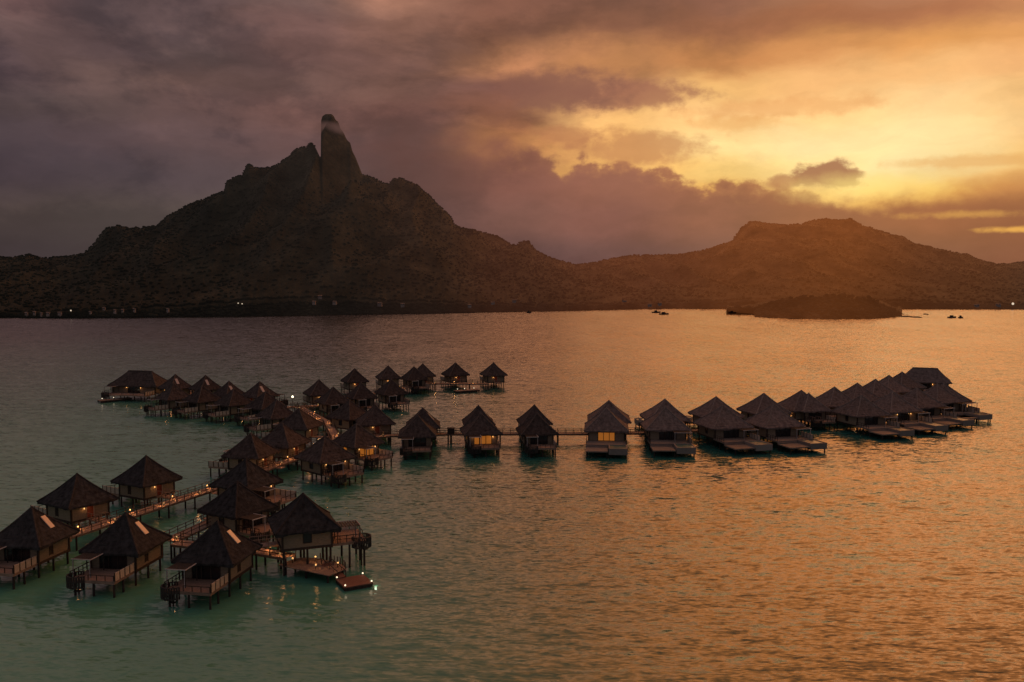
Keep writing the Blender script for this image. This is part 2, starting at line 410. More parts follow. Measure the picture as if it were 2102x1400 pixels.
B('F2f', 356, 788, -130, 'front row bungalow below the glowing window in the far left arm', lamp='dim', sc=0.93, grey='mid', group=GF)
B('F3f', 415, 792, -130, 'front row bungalow with pale rail, second from left in the far left arm', sc=0.93, grey='mid', group=GF)
B('F4f', 480, 798, -130, 'front row bungalow with pale rail, third from left in the far left arm', sc=0.93, grey='mid', group=GF)
B('F5f', 545, 804, -130, 'front row bungalow under the rightmost back peak of the far left arm', sc=0.93, grey='mid', group=GF)
B('F6f', 568, 821, -135, 'front row bungalow nearest to the crowded cluster in the far left arm', sc=0.93, grey='mid', group=GF)
B('G1', 655, 780, 120, 'isolated pyramid roof right of the white globe lamp, start of the far middle arm', lamp='door', sc=0.93, grey='mid', group=GG)
B('G2', 728, 757, 118, 'tall thatched bungalow, second back row peak of the far middle arm', lamp='door', sc=0.87, grey='mid', group=GG)
B('G3', 797, 751, 115, 'thatched bungalow with bright white lamp under its eave in the far middle arm', lamp='both', sc=0.85, grey='mid', group=GG)
B('G4', 868, 747, 110, 'thatched bungalow with lit arched doorway behind a darker roof in the far middle arm', lamp='door', sc=0.87, grey='mid', group=GG)
B('G5', 935, 745, 115, 'thatched bungalow second from the right end of the far middle arm', lamp='door', sc=.93, grey='mid', group=GG)
B('G6', 1013, 745, 110, 'thatched bungalow standing alone at the right end of the far middle arm', lamp='door', sc=.95, grey='mid', group=GG)
B('Gf1', 684, 795, -60, 'front bungalow overlapping the isolated pyramid roof of the far middle arm', lamp='dim', sc=0.93, grey='mid', group=GG)
B('Gf2', 741, 786, -60, 'front bungalow with pale pergola under the second peak of the far middle arm', lamp='dim', sc=0.9, grey='mid', group=GG)
B('Gf3', 803, 779, -60, 'front bungalow on tall posts under the white eave lamp of the far middle arm', sc=0.9, grey='mid', group=GG)
B('Gf4', 850, 753, -65, 'darker front roof overlapping the lit arched doorway of the far middle arm', sc=0.9, grey='mid', group=GG)
B('H1', 868, 838, 95, 'skylight bungalow first from left on the long walkway, behind its front roof', sky='L', lamp='door', sc=0.95, grey='mid', group=GH)
B('H2', 982, 833, 98, 'skylight roof right behind the bungalow with the glowing orange terrace', sky='L', lamp='dim', sc=0.9, grey='mid', group=GH)
B('H3', 1097, 832, 98, 'skylight roof behind the bungalow standing second left of the yellow lit window', sky='L', lamp='dim', sc=0.9, grey='mid', group=GH)
B('I1', 857, 853, -85, 'front bungalow on posts at the left end of the long walkway, next to the cluster', lamp=None, sc=1.0, grey='mid', group=GH)
B('I2', 987, 849, -78, 'front bungalow with glowing orange terrace and doors over the water', lit=True, lamp='terrace', grey='mid', group=GH)
B('I3', 1102, 849, -82, 'front bungalow with unlit pergola between the orange terrace and the yellow window', grey='mid', group=GH)
B('H4', 1250, 823, 88, 'larger grey roof behind the villa with the yellow lit window', kind='villa', grey=True, perg=False, lamp='dim', group=GH)
B('I4', 1245, 838, -96, 'front villa with yellow lit window above its grey deck', kind='villa', grey=True, lit=True, perg=False, group=GH)
B('H5', 1365, 820, 92, 'grey roof directly behind the straight facing villa with wide grey deck', kind='villa', grey=True, perg=False, lamp='dim', group=GH)
B('I5', 1366, 836, -91, 'front villa facing straight with wide pale grey deck, right of the yellow lit window', kind='villa', grey=True, group=GH)
Vg = dict(kind='villa', grey=True, group=GV)
B('H6', 1470, 815, 105, 'back villa roof, leftmost peak of the right arm, warm lamps at its left', lamp='door', perg=False, **Vg)
B('H7', 1568, 808, 105, 'back villa roof, second peak of the right arm', perg=False, **Vg)
B('H8', 1645, 802, 105, 'back villa roof half hidden by a darker pyramid, third peak of the right arm', perg=False, **Vg)
B('H9', 1713, 795, 107, 'back villa roof, fourth peak of the right arm, right of the darker pyramid', perg=False, lamp='dim', **Vg)
B('H10', 1760, 787, 107, 'back villa roof, fifth peak of the right arm', perg=False, lamp='dim', **Vg)
B('H11', 1797, 779, 110, 'back villa roof, sixth peak of the right arm', perg=False, lamp='door', **Vg)
B('H12', 1825, 771, 110, 'back villa roof, seventh small peak of the right arm', perg=False, **Vg)
B('H13', 1852, 764, 110, 'back villa roof, small peak touching the flat ridged roof of the right arm', perg=False, **Vg)
B('H14', 1899, 756, -112, 'long hipped roof suite with flat ridge at the far right end', kind='suite', grey=True, lamp='both', group=GV)
B('I6', 1484, 833, -76, 'front villa with stepped grey deck, leftmost deck of the right arm', **Vg)
B('I7', 1588, 831, -75, 'front villa with grey deck on posts, left of the darker pyramid roof', **Vg)
B('I8', 1660, 808, -75, 'darker pyramid roof with low pale wall, no deck in front', grey=True, perg=False, lamp='dim', group=GV)
B('I9', 1768, 812, -73, 'front villa right of the darker pyramid, terrace open underneath on posts', **Vg)
B('I10', 1832, 805, -70, 'front villa of the right arm with small warm lamps beside its deck', lamp='terrace', **Vg)
B('I11', 1882, 797, -68, 'front villa of the right arm, third deck from the far right end', **Vg)
B('I12', 1924, 789, -66, 'front villa of the right arm, second deck from the far right end', **Vg)
B('I13', 1938, 787, -80, 'last front villa at the far right end of the right arm', **Vg)

# ------------------------------------------------------------------ walkways
def walkway(pts, label, group='timber walkways on piles', w=2.2, z=2.1, pile_gap=6.5, rails=True, lights=(), lightp=26):
    pts = [Vector((p[0], p[1], 0)) for p in pts]
    root = tag(empty('boardwalk', (pts[0].x, pts[0].y, 0)), label, 'walkway', group)
    o = pts[0].copy(); q = [p-o for p in pts]
    d = MB(); rl = {-1: MB(), 1: MB()}; piles = []
    # offset polyline
    def off(i, s):
        if i == 0: t = (q[1]-q[0]).normalized(); n = Vector((-t.y, t.x, 0)); return q[0]+n*s
        if i == len(q)-1: t = (q[-1]-q[-2]).normalized(); n = Vector((-t.y, t.x, 0)); return q[-1]+n*s
        t0 = (q[i]-q[i-1]).normalized(); t1 = (q[i+1]-q[i]).normalized(); t = (t0+t1).normalized(); n = Vector((-t.y, t.x, 0))
        return q[i]+n*s/max(.5, t.dot(t0))
    for i in range(len(q)-1):
        a0, a1, b0, b1 = off(i, -w/2), off(i, w/2), off(i+1, -w/2), off(i+1, w/2)
        Ls = (q[i+1]-q[i]).length; nb = max(1, int(Ls/.45))
        for k in range(nb):
            f0, f1 = k/nb, (k+.93)/nb
            c = [a0.lerp(b0, f0), a1.lerp(b1, f0), a1.lerp(b1, f1), a0.lerp(b0, f1)]
            d.add([(p.x, p.y, z-.10) for p in c]+[(p.x, p.y, z) for p in c], [(0,3,2,1),(4,5,6,7),(0,1,5,4),(1,2,6,5),(2,3,7,6),(3,0,4,7)])
        for s in (-1, 1):
            c0, c1 = off(i, s*(w/2-.25)), off(i+1, s*(w/2-.25))
            d.bar((c0.x, c0.y, z-.24), (c1.x, c1.y, z-.24), .16, .26)
            if rails:
                e0, e1 = off(i, s*(w/2-.06)), off(i+1, s*(w/2-.06)); n = max(1, int(Ls/1.6))
                for k in range(n+1 if i == len(q)-2 else n):
                    p = e0.lerp(e1, k/n); rl[s].box(p.x-.045, p.x+.045, p.y-.045, p.y+.045, z-.05, z+.95)
                for hz in (.88, .45): rl[s].bar((e0.x, e0.y, z+hz), (e1.x, e1.y, z+hz), .06, .07)
        n = max(1, round(Ls/pile_gap))
        for k in range(n+(1 if i == len(q)-2 else 0)):
            for s in (-1, 1):
                piles.append(off(i, s*(w/2-.2)).lerp(off(i+1, s*(w/2-.2)), k/n))
    d.build('deck', M['deck'], root)
    if rails:
        for s in (-1, 1): rl[s].build('railing', M['wood'], root)
    for p in piles: MB().tube((p.x, p.y, -2.5), (p.x, p.y, z-.105), .15, .13, 8).build('pile', M['pile'], root)
    # low bollard lights along the edge
    tot = sum((q[i+1]-q[i]).length for i in range(len(q)-1))
    def along(t, s):
        dist = t*tot
        for i in range(len(q)-1):
            l = (q[i+1]-q[i]).length
            if dist <= l or i == len(q)-2: return off(i, s*(w/2-.18)).lerp(off(i+1, s*(w/2-.18)), dist/l)
            dist -= l
    for k, t in enumerate(lights):
        s = 1 if k % 2 else -1
        p = along(t, s)
        b = MB().tube((p.x, p.y, z), (p.x, p.y, z+.32), .05, .05, 6).build('bollard', M['wood'], root)
        MB().ball((p.x, p.y, z+.42), .12, 8, 5).build('bulb', M['bulb'], b)
        q_ = along(t, s*.5); glow(root, (q_.x, q_.y, z+.5), lightp, rad=.1)
    return root
def W(px, py, z=2.1): v = at(px, py, z); return (v.x, v.y)
def mid(a, b, t=.5): return tuple(P[a].lerp(P[b], t))[:2]
ev = lambda n, a=.02, b=.98: [lerp(a, b, (k+.5)/n) for k in range(n)]
J0 = W(690, 903); J1 = W(612, 834)
walkway([W(70, 1122), W(215, 1074), W(440, 1001), W(560, 956), W(640, 929), J0], 'long lit timber walkway running from the lower left up into the crowded cluster', lights=[.03, .1, .16, .22, .28, .33, .38, .43, .52, .6, .68, .74, .8, .86, .93], lightp=45)
walkway([J0, W(672, 867), J1], 'short lit walkway climbing from the cluster to the junction with the globe lamp', lights=ev(6), lightp=45)
walkway([J1, mid('F5', 'F5f'), mid('F4', 'F4f'), mid('F3', 'F3f'), mid('F2', 'F2f'), (P['F1'].x+9, P['F1'].y-9)], 'walkway hidden between the two roof rows of the far left arm', lights=ev(9), lightp=22)
g6 = (P['G6'].x-1.5, P['G6'].y-8)
walkway([J1, mid('G1', 'Gf1'), mid('G2', 'Gf2'), mid('G3', 'Gf3'), mid('G4', 'Gf4', .45), (P['G5'].x-1, P['G5'].y-8), g6], 'walkway with bright lamps along the far middle arm', lights=ev(13), lightp=30)
walkway([J0, W(800, 893), W(920, 889.5), W(1080, 889), W(1210, 889), W(1340, 887), mid('H6', 'I6', .55)], 'long dark walkway on tall posts linking the middle bungalows', lights=[.12, .2, .33, .35, .55, .9], lightp=14)
walkway([mid('H6', 'I6', .55), mid('H7', 'I7', .5), mid('H8', 'I8', -.8), mid('H9', 'I9', .5), mid('H10', 'I10', .5), mid('H11', 'I11', .5), mid('H12', 'I12', .5), (P['H14'].x-6, P['H14'].y-10)], 'walkway between the two villa rows of the right arm', lights=ev(10), lightp=16)
b0 = W(345, 1110); b1 = W(442, 1066)
walkway([b0, b1], 'short side walkway with slim rail posts beside the middle skylight bungalow', lights=[.05], lightp=40)
walkway([(b0[0]+1.2, b0[1]-.6), W(535, 1131), W(596, 1141)], 'short walkway linking the nearest bungalow to the raised bungalow', lights=[.62, .78, .95], lightp=30)

# lower deck, gangway and floating dock beside the raised bungalow
def lower_deck():
    c = at(648, 1160, 1.15); root = tag(empty('lower_deck', (c.x, c.y, 0), R(60)), 'lit timber lower deck with curved edge under the raised bungalow', 'deck')
    z = 1.15; d = MB(); L, Wd = 5.4, 2.2
    n = 26
    for k in range(n):
        y0 = lerp(-L*.75, L*.75, k/n); y1 = lerp(-L*.75, L*.75, (k+.93)/n); f = abs(y0)/(L*.75)
        x1 = Wd*math.sqrt(max(.18, 1-f**3)); d.box(-Wd, x1, y0, y1, z-.1, z)
    d.build('deck', M['deck'], root)
    sk = MB(); n = 18; prev = None
    for k in range(n+1):
        y = lerp(-L*.74, L*.74, k/n); f = abs(y)/(L*.75); x = Wd*math.sqrt(max(.18, 1-f**3))-.03
        if prev: sk.bar((prev[0], prev[1], z-.35), (x, y, z-.35), .08, .5)
        prev = (x, y)
    sk.build('skirt', M['rail'], root)
    rl = MB(); n = 9
    for k in range(n+1):
        y = lerp(-L*.74, L*.2, k/n); f = abs(y)/(L*.75); x = Wd*math.sqrt(max(.18, 1-f**3))-.12
        rl.box(x-.04, x+.04, y-.04, y+.04, z, z+.8)
    rl.build('railing', M['wood'], root)
    for x in (-1.7, 1.0):
        for y in (-3.4, 0, 3.4): MB().tube((x, y, -2.5), (x, y, z-.105), .15, .13).build('pile', M['pile'], root)
    for x, y, p in ((.6, -3.0, 15), (-1.3, -1.2, 16), (1.1, 1.0, 19), (-.8, 3.0, 10)):
        b = MB().tube((x, y, z), (x, y, z+.5), .05, .05, 6).build('bollard', M['wood'], root)
        MB().ball((x, y, z+.58), .11).build('bulb', M['bulb'], b); glow(root, (x, y, z+.85), p)
    return root
lower_deck()
dk = at(727, 1193, .45)
root = tag(empty('floating_dock', (dk.x, dk.y, 0), R(28)), 'square red brown floating dock with four corner lamps on the water', 'dock')
d = MB(); n = 12
for k in range(n): d.box(-1.75, 1.75, lerp(-1.75, 1.75, k/n), lerp(-1.75, 1.75, (k+.92)/n), .38, .5)
d.build('deck', M['dock'], root)
box(-1.7, 1.7, -1.7, 1.7, -.2, .375).build('float', M['wood'], root)
for sx in (-1, 1):
    for sy in (-1, 1):
        b = MB().tube((sx*1.6, sy*1.6, .5), (sx*1.6, sy*1.6, .62), .06).build('bollard', M['wood'], root)
        MB().ball((sx*1.6, sy*1.6, .7), .10).build('bulb', M['bulb_white'], b); glow(root, (sx*1.5, sy*1.5, .95), 2, (1, .8, .55))
for y in (-1.0, 1.2): glow(root, (2.1, y-.6, .12), 7, (.75, 1, .72), .15)
a = at(668, 1158, 1.15); b = at(702, 1187, .5)
root = tag(empty('gangway', (a.x, a.y, 0)), 'sloping timber gangway from the lower deck down to the floating dock', 'gangway')
v = Vector((b.x-a.x, b.y-a.y, 0)); nn = Vector((-v.y, v.x, 0)).normalized()*.5
MB().bar((0, 0, 1.22), (v.x, v.y, .58), 1.1, .1).build('ramp', M['dock'], root)
for s in (-1, 1):
    rl = MB().bar((nn.x*s, nn.y*s, 2.0), (v.x+nn.x*s, v.y+nn.y*s, 1.35), .07, .07)
    for k in range(5): p = v*(k/4)+nn*s; zz = lerp(1.2, .55, k/4); rl.box(p.x-.035, p.x+.035, p.y-.035, p.y+.035, zz, zz+.8)
    rl.build('railing', M['wood'], root)
# low docks of the far arms
def low_dock(p0, p1, label, lamps):
    v = Vector(p1)-Vector(p0); root = tag(empty('low_dock', (p0[0], p0[1], 0), math.atan2(v.y, v.x)), label, 'dock', 'low swimming docks of the far arms')
    L = v.length; d = MB(); n = max(4, int(L/.5))
    for k in range(n): d.box(L*k/n, L*(k+.93)/n, -1.2, 1.2, .55, .7)
    d.build('deck', M['deck'], root)
    box(0, L, -1.15, -1.0, .2, .545).box(0, L, 1.0, 1.15, .2, .545).build('beam', M['wood'], root)
    for k in range(4):
        for s in (-1, 1): MB().tube((lerp(.3, L-.3, k/3), s*.9, -2.5), (lerp(.3, L-.3, k/3), s*.9, .545), .13).build('pile', M['pile'], root)
    for t in lamps:
        b = MB().tube((L*t, -1, .7), (L*t, -1, 1.2), .06).build('bollard', M['wood'], root)
        MB().ball((L*t, -1, 1.30), .12).build('bulb', M['bulb_white'], b); glow(root, (L*t, -.6, 1.6), 3, (1, .75, .45))
low_dock(W(203, 822, .7), W(268, 816, .7), 'low dark dock with two small lamps left of the long hipped roof', (.06, .42))
low_dock(W(934, 802, .7), W(982, 799, .7), 'low dark dock with lamps left of the lone end bungalow in the far middle arm', (.05, .35, .75))
# globe lamp at the junction
g = W(601, 836); root = tag(empty('globe_lamp', (g[0], g[1], 0)), 'tall white globe lamp at the walkway junction beside the far left arm', 'lamp')
MB().tube((0, 0, 0), (0, 0, 4.6), .09, .06).build('pole', M['wood'], root); MB().ball((0, 0, 4.85), .3).build('globe', M['bulb_white'], root); glow(root, (0, -.5, 5.0), 40, (1, .8, .55))
# utility hut on its post
u = W(926, 890); root = tag(empty('utility_box', (u[0], u[1]-.2, 0)), 'small dark timber box on a post beside the long walkway', 'box')
box(-.75, .75, -.6, .6, 2.2, 3.3).build('body', M['wood'], root); box(-.85, .85, -.7, .7, 3.303, 3.4).build('lid', M['screen'], root); MB().tube((0, 0, -2.5), (0, 0, 2.197), .25, .2).build('post', M['pile'], root)

# ------------------------------------------------------------------ mountains
PROF = [(-900,575),(-500,550),(-200,545),(0,527),(30,530),(65,523),(95,530),(140,527),(178,522),(200,500),(225,470),(250,463),(275,470),(330,464),(350,445),(400,418),(440,405),(467,392),(471,372),(505,358),(511,343),(518,337),(527,341),(538,346),(565,343),(595,325),(612,307),(628,301),(634,304),(643,293),(650,296),(657,310),(662,322),(664,322),(665.2,262),(666,248),(668,240),(671,237),(675,234),(681,235),(687,234),(692,238),(695,245),(701,251),(704,262),(712,274),(717,287),(724,293),(728,309),(735,325),(747,357),(770,365),(790,376),(802,377),(812,368),(825,366),(860,380),(880,400),(905,425),(925,443),(934,462),(945,468),(985,475),(1020,485),(1045,500),(1058,505),(1072,497),(1085,495),(1100,515),(1130,530),(1180,545),(1215,540),(1260,530),(1300,524),(1350,524),(1400,522),(1450,512),(1500,495),(1515,470),(1535,455),(1560,458),(1600,462),(1640,460),(1665,452),(1690,450),(1720,452),(1740,449),(1760,462),(1800,475),(1850,488),(1870,500),(1920,512),(1980,523),(2010,535),(2040,543),(2070,541),(2102,537),(2300,545),(2600,535),(3000,590)]
SHORE = [(-900,655),(0,653),(150,654),(300,652.5),(500,650),(700,646),(900,643),(1000,641),(1150,639),(1250,636.5),(1330,634.8),(1400,634),(1500,634.5),(1800,635),(2102,636),(3000,638)]
def shore_d(px): return at(px, interp(SHORE, px), 0).y
def ridge_d(px):
    return interp([(-900, 1300), (900, 1300), (1300, 1650), (1500, 1750), (3000, 1750)], px)
def make_land(name, pxs, prof, shore, ridge, m, rows=46, rough=1.0, tree=2.2, back=.45):
    hp = []; D1s = []; D0s = []
    for px in pxs:
        D1 = ridge(px); D1s.append(D1); D0s.append(shore(px)); hp.append(max(2, CAM_H+elev_tan(px, interp(prof, px))*D1))
    def blur(a, w):
        out = []
        for i in range(len(a)):
            lo, hi = max(0, i-w), min(len(a), i+w+1); out.append(sum(a[lo:hi])/(hi-lo))
        return out
    lowm = [min(a, b) for a, b in zip(hp, blur(hp, 26))]
    hs1 = blur(blur(lowm, 24), 24); hs0 = blur(blur(lowm, 60), 60)
    mb = MB(); nc = len(pxs); nr = rows+10
    for j in range(nr):
        for i, px in enumerate(pxs):
            t = j/rows if j <= rows else 1+(j-rows)/10
            D0, D1 = D0s[i], D1s[i]
            D = lerp(D0, D1, t) if t <= 1 else D1+(t-1)*700
            x = (px-1051)/F_PX*D/ (math.cos(PITCH)) ; y = D
            hpt = hp[i]
            if t <= 1:
                w = t**6
                base = lerp(lerp(hs0[i], hs1[i], min(1, t*1.4)), hpt, w)
                S = .18*t**.35+.82*t**1.25
                h = base*S
                nz = mnoise.noise(Vector((x/100, y/150, 3)))*.6+mnoise.noise(Vector((x/42, y/66, 7)))*.35
                rid = 1-abs(mnoise.noise(Vector((x/62, y/240, 11))))*2
                h += rough*h*(.22*nz+.34*(rid-.5))*(4*t*(1-t))**.6
                h = min(h, CAM_H+(hpt-CAM_H)*D/D1*.985) if t < 1 else h
                if j == 0: h = -6
            else:
                h = lerp(hpt, 0, (t-1))*(1-.3*(t-1))
                if j == nr-1: h = -10
            if t > .02 and tree:
                tr = tree*(.4+.6*abs(mnoise.noise(Vector((x/9, y/20, 1)))))*(1 if hpt < 190 else .5)
                h += tr*mnoise.noise(Vector((x/3.6, y/9, 5))) + .7*tree*mnoise.noise(Vector((x/10, y/22, 9)))
            mb.v.append((x, y, h))
    for j in range(nr-1):
        for i in range(nc-1):
            a = j*nc+i; mb.f.append((a, a+1, a+nc+1, a+nc))
    o = mb.build(name, m, None, True)
    return o, dict(pxs=pxs, nc=nc, rows=rows, v=mb.v)

def land_material(name):
    m = bpy.data.materials.new(name); m.use_nodes = True; t = NT(m.node_tree); b = t.n['Principled BSDF']
    g = t.new('ShaderNodeNewGeometry'); sp = t.new('ShaderNodeSeparateXYZ'); t.l.new(g.outputs['Position'], sp.inputs[0])
    X, Y, Z = sp.outputs
    v1 = t.comb(t.m('MULTIPLY', X, .030), t.m('MULTIPLY', Y, .013), t.m('MULTIPLY', Z, .030))
    n1 = t.noise(v1, 1.0, 8, .62); n2 = t.noise(v1, 8.0, 4, .6)
    c = t.ramp(t.m('ADD', t.m('MULTIPLY', n1, .85), t.m('MULTIPLY', n2, .15)), [(.34, (.011, .012, .008)), (.5, (.024, .024, .015)), (.66, (.052, .047, .028))])
    t.l.new(c, b.inputs['Base Color']); b.inputs['Roughness'].default_value = .95; b.inputs['Specular IOR Level'].default_value = .05
    bp = t.new('ShaderNodeBump'); bp.inputs['Strength'].default_value = .5; bp.inputs['Distance'].default_value = 3
    t.l.new(n2, bp.inputs['Height']); t.l.new(bp.outputs[0], b.inputs['Normal'])
    # haze put into the land's own glow: warm and thick below sunset, thin left
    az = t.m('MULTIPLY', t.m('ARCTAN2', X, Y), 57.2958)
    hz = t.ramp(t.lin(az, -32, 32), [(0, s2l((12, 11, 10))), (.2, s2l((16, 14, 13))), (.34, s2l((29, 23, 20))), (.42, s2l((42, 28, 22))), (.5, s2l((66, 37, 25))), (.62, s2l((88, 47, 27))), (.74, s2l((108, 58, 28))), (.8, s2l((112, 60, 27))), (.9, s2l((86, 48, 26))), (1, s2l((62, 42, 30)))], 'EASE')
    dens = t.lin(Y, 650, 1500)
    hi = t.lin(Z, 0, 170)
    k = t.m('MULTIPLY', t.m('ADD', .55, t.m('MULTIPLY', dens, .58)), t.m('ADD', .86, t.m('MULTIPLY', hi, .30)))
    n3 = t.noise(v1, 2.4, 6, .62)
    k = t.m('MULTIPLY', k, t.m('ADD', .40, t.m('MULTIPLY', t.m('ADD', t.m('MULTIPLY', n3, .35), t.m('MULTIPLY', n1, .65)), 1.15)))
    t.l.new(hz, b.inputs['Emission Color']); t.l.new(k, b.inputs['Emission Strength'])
    return m
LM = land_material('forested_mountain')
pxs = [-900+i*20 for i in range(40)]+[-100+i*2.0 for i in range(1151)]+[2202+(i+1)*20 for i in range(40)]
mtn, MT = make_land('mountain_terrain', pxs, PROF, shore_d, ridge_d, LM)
tag(mtn, kind='structure')
IPROF = [(1490,636),(1520,634),(1545,631),(1565,623),(1590,619),(1615,613),(1650,609),(1675,611),(1705,604),(1735,607),(1755,612),(1785,613),(1805,622),(1822,629),(1838,643),(1850,650)]
ish = [(1490,636),(1503,640),(1520,642),(1545,644),(1552,651),(1600,653.5),(1700,655.5),(1780,655),(1825,652),(1840,649),(1850,648)]
ipx = [1490+i*1.5 for i in range(241)]
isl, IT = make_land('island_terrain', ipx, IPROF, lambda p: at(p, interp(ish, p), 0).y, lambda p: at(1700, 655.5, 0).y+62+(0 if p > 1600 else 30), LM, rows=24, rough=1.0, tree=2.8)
tag(isl, kind='structure')

# tree crowns covering the slopes and the shore
rng = random.Random(21); mb = MB(); crown = MB().ball((0, 0, 0), 1, 6, 4)
def add_crown(p, r):
    sq = rng.uniform(.5, .8); jit = [(rng.uniform(.75, 1.25)) for _ in crown.v]; a = rng.uniform(0, 6.28); ca, sa = math.cos(a), math.sin(a)
    mb.add([(p[0]+r*j*(v[0]*ca-v[1]*sa), p[1]+r*j*(v[0]*sa+v[1]*ca), p[2]+r*.35+r*sq*j*v[2]) for v, j in zip(crown.v, jit)], crown.f)
vis = [i for i, px in enumerate(MT['pxs']) if -60 < px < 2160]
for k in range(15000):
    i = rng.choice(vis); u = rng.random()
    j = MT['rows'] if u < .13 else (rng.choice((1, 2)) if u < .24 else 1+int((MT['rows']-1)*rng.random()**.75))
    p = MT['v'][j*MT['nc']+i]
    q = MT['v'][j*MT['nc']+min(MT['nc']-1, i+2)]
    if p[2] > 150 and (abs(q[2]-p[2]) > 8 or 655 < MT['pxs'][i] < 750): continue
    if p[2] < .5: continue
    add_crown(p, rng.uniform(.8, 2.1)*(1.0 if p[2] < 150 else .7))
for k in range(2600):
    i = rng.choice(vis); a, b = Vector(MT['v'][i]), Vector(MT['v'][MT['nc']+i]); u0 = -a.z/(b.z-a.z)
    p = a.lerp(b, u0+(1-u0)*rng.random()); p.z = max(p.z, .5); add_crown(p, rng.uniform(.9, 2.2))
for k in range(900):
    i = rng.randrange(6, IT['nc']-6); j = rng.randrange(1, IT['rows']+1); p = IT['v'][j*IT['nc']+i]
    if p[2] > .6: add_crown(p, rng.uniform(.9, 2.2))
tag(mb.build('forest', LM, None, True), 'dark forest covering the hills, the shore and the small island', 'forest', kind='stuff')

# shore houses and lamps
def col_at(T, px):
    return min(range(T['nc']), key=lambda i: abs(T['pxs'][i]-px))
def ground(T, px, py):
    i = col_at(T, px); best = None
    for j in range(1, T['rows']):
        x, y, z = T['v'][j*T['nc']+i]; yy = elev_tan(px, py)
        if (z-CAM_H)/y >= yy: return Vector((x, y, z))
    return Vector((x, y, z))
def house(px, py, w, label, lit=0.0):
    p = ground(MT, px, py); w *= .21; root = tag(empty('shore_house', (p.x, p.y-4, p.z), random.uniform(-.5, .5)), label, 'house', 'small houses along the far shore')
    d = w*.7; h = 1.1
    box(-w/2, w/2, -d/2, d/2, -2, h).build('wall', M['house_wall'], root)
    MB().add([(-w/2-.3,-d/2-.3,h+.02),(w/2+.3,-d/2-.3,h+.02),(w/2+.3,d/2+.3,h+.02),(-w/2-.3,d/2+.3,h+.02),(-w/2-.3,0,h+.6),(w/2+.3,0,h+.6)],[(0,1,5,4),(2,3,4,5),(0,4,3),(1,2,5),(0,3,2,1)]).build('roof', M['house_roof'], root)
    for x in (-w*.25, w*.25): box(x-.35, x+.35, -d/2-.06, -d/2-.003, .3, .8).build('window', M['glass_lit'] if lit else M['glass'], root)
HS = [(5,649,9,'pale house at the far left edge of the far shore'),(62,650,11,'leftmost of the row of pale houses on the left shore'),(78,645,9,'pale house a little up the slope above the left shore row'),(92,648,8,'small bright house in the middle of the left shore row'),(106,646,12,'long pale house in the left shore row'),(130,645,13,'pale house just left of the bright shore lamp'),(193,648,9,'dim house right of the bright shore lamp on the left shore'),(220,641,10,'pale house raised up the slope, right of the left shore row'),(242,640,9,'small house raised up the slope, rightmost of that pair'),(258,650,8,'small white house by the water on the left shore between dark trees'),(282,648,9,'dim house by the water at the foot of the left slope'),(350,649,9,'single faint house by the water left of the paired shore lamps'),(648,627,13,'pale house on the slope below the peak, lower of a close pair'),(660,619,16,'pale house highest up the slope below the peak'),(690,635,15,'pale house on the slope right of the highest house'),(783,641.5,18,'wide pale house by the water below the middle of the mountain'),(828,628,16,'pale house on the slope right of the wide waterside house'),(965,636,15,'pale house near the middle of the shore'),(1012,626,16,'faint house up the slope above the middle of the shore'),(1056,624,18,'faint house up the slope right of the middle of the shore'),(1280,622,18,'faint house up the low saddle between the hills'),(1333,629,18,'pale house by the water in the low saddle'),(1352,628,16,'second pale house by the water in the low saddle, nearest the boats'),(1998,628,22,'small house on the shore left of the bright right lamp'),(2042,627,22,'small house on the shore just left of the bright right lamp')]
for px, py, w, lb in HS: house(px, py, w, lb)
def shore_lamp(px, py, r, label):
    r *= .27; p = ground(MT, px, py); root = tag(empty('shore_lamp', (p.x, p.y-2, p.z)), label, 'lamp', 'bright lamps on the far shore')
    MB().tube((0, 0, -3), (0, 0, 1.5), .12, .1).build('pole', M['wood'], root); MB().ball((0, 0, 1.5+r), r).build('bulb', M['far_light'], root)
shore_lamp(150, 648, 2.2, 'brightest lamp on the left shore, among the houses'); shore_lamp(493, 647, 1.7, 'left of two lamps close together on the dark middle left shore'); shore_lamp(500, 646, 1.7, 'right of two lamps close together on the dark middle left shore'); shore_lamp(2074, 631, 4.5, 'white lamp on the shore at the far right edge')
for px, py in ((92, 647), (660, 617)): pass

# boats and reef rocks
def boat(px, py, L, label, mast=False):
    L *= .5; p = at(px, py, 0); root = tag(empty('moored_boat', (p.x, p.y, 0), random.uniform(-.4, .4)), label, 'boat', 'boats moored off the far shore')
    h = MB(); n = 8; secs = []
    for k in range(n+1):
        t = k/n; w = L*.16*math.sin(PI*min(.85, .25+t*.75))**.6*(1 if t < .98 else .1); x = (t-.5)*L; dz = .3*t*t
        secs.append([(x, -w, 1.0+dz), (x, -w*.7, -.3), (x, w*.7, -.3), (x, w, 1.0+dz)])
    for s in secs: h.v += s
    for k in range(n):
        for q in range(4): h.f.append((k*4+q, k*4+(q+1) % 4, k*4+4+(q+1) % 4, k*4+4+q))
    h.f += [(0,1,2,3), tuple(n*4+q for q in (3,2,1,0))]
    h.build('hull', M['boat'], root); box(-L*.22, L*.12, -L*.1, L*.1, 1.05, 2.2).build('cabin', M['boat'], root)
    if mast: MB().tube((0, 0, 2.2), (0, 0, 7), .12, .07).build('mast', M['boat'], root)
boat(1086, 642.5, 9, 'small dark boat near the middle of the far shore, left of the other boats')
boat(1347, 642, 16, 'dark boat with mast, smaller of two lying close together below the saddle', True); boat(1363, 645.5, 18, 'wide dark boat, nearer of two lying close together below the saddle')
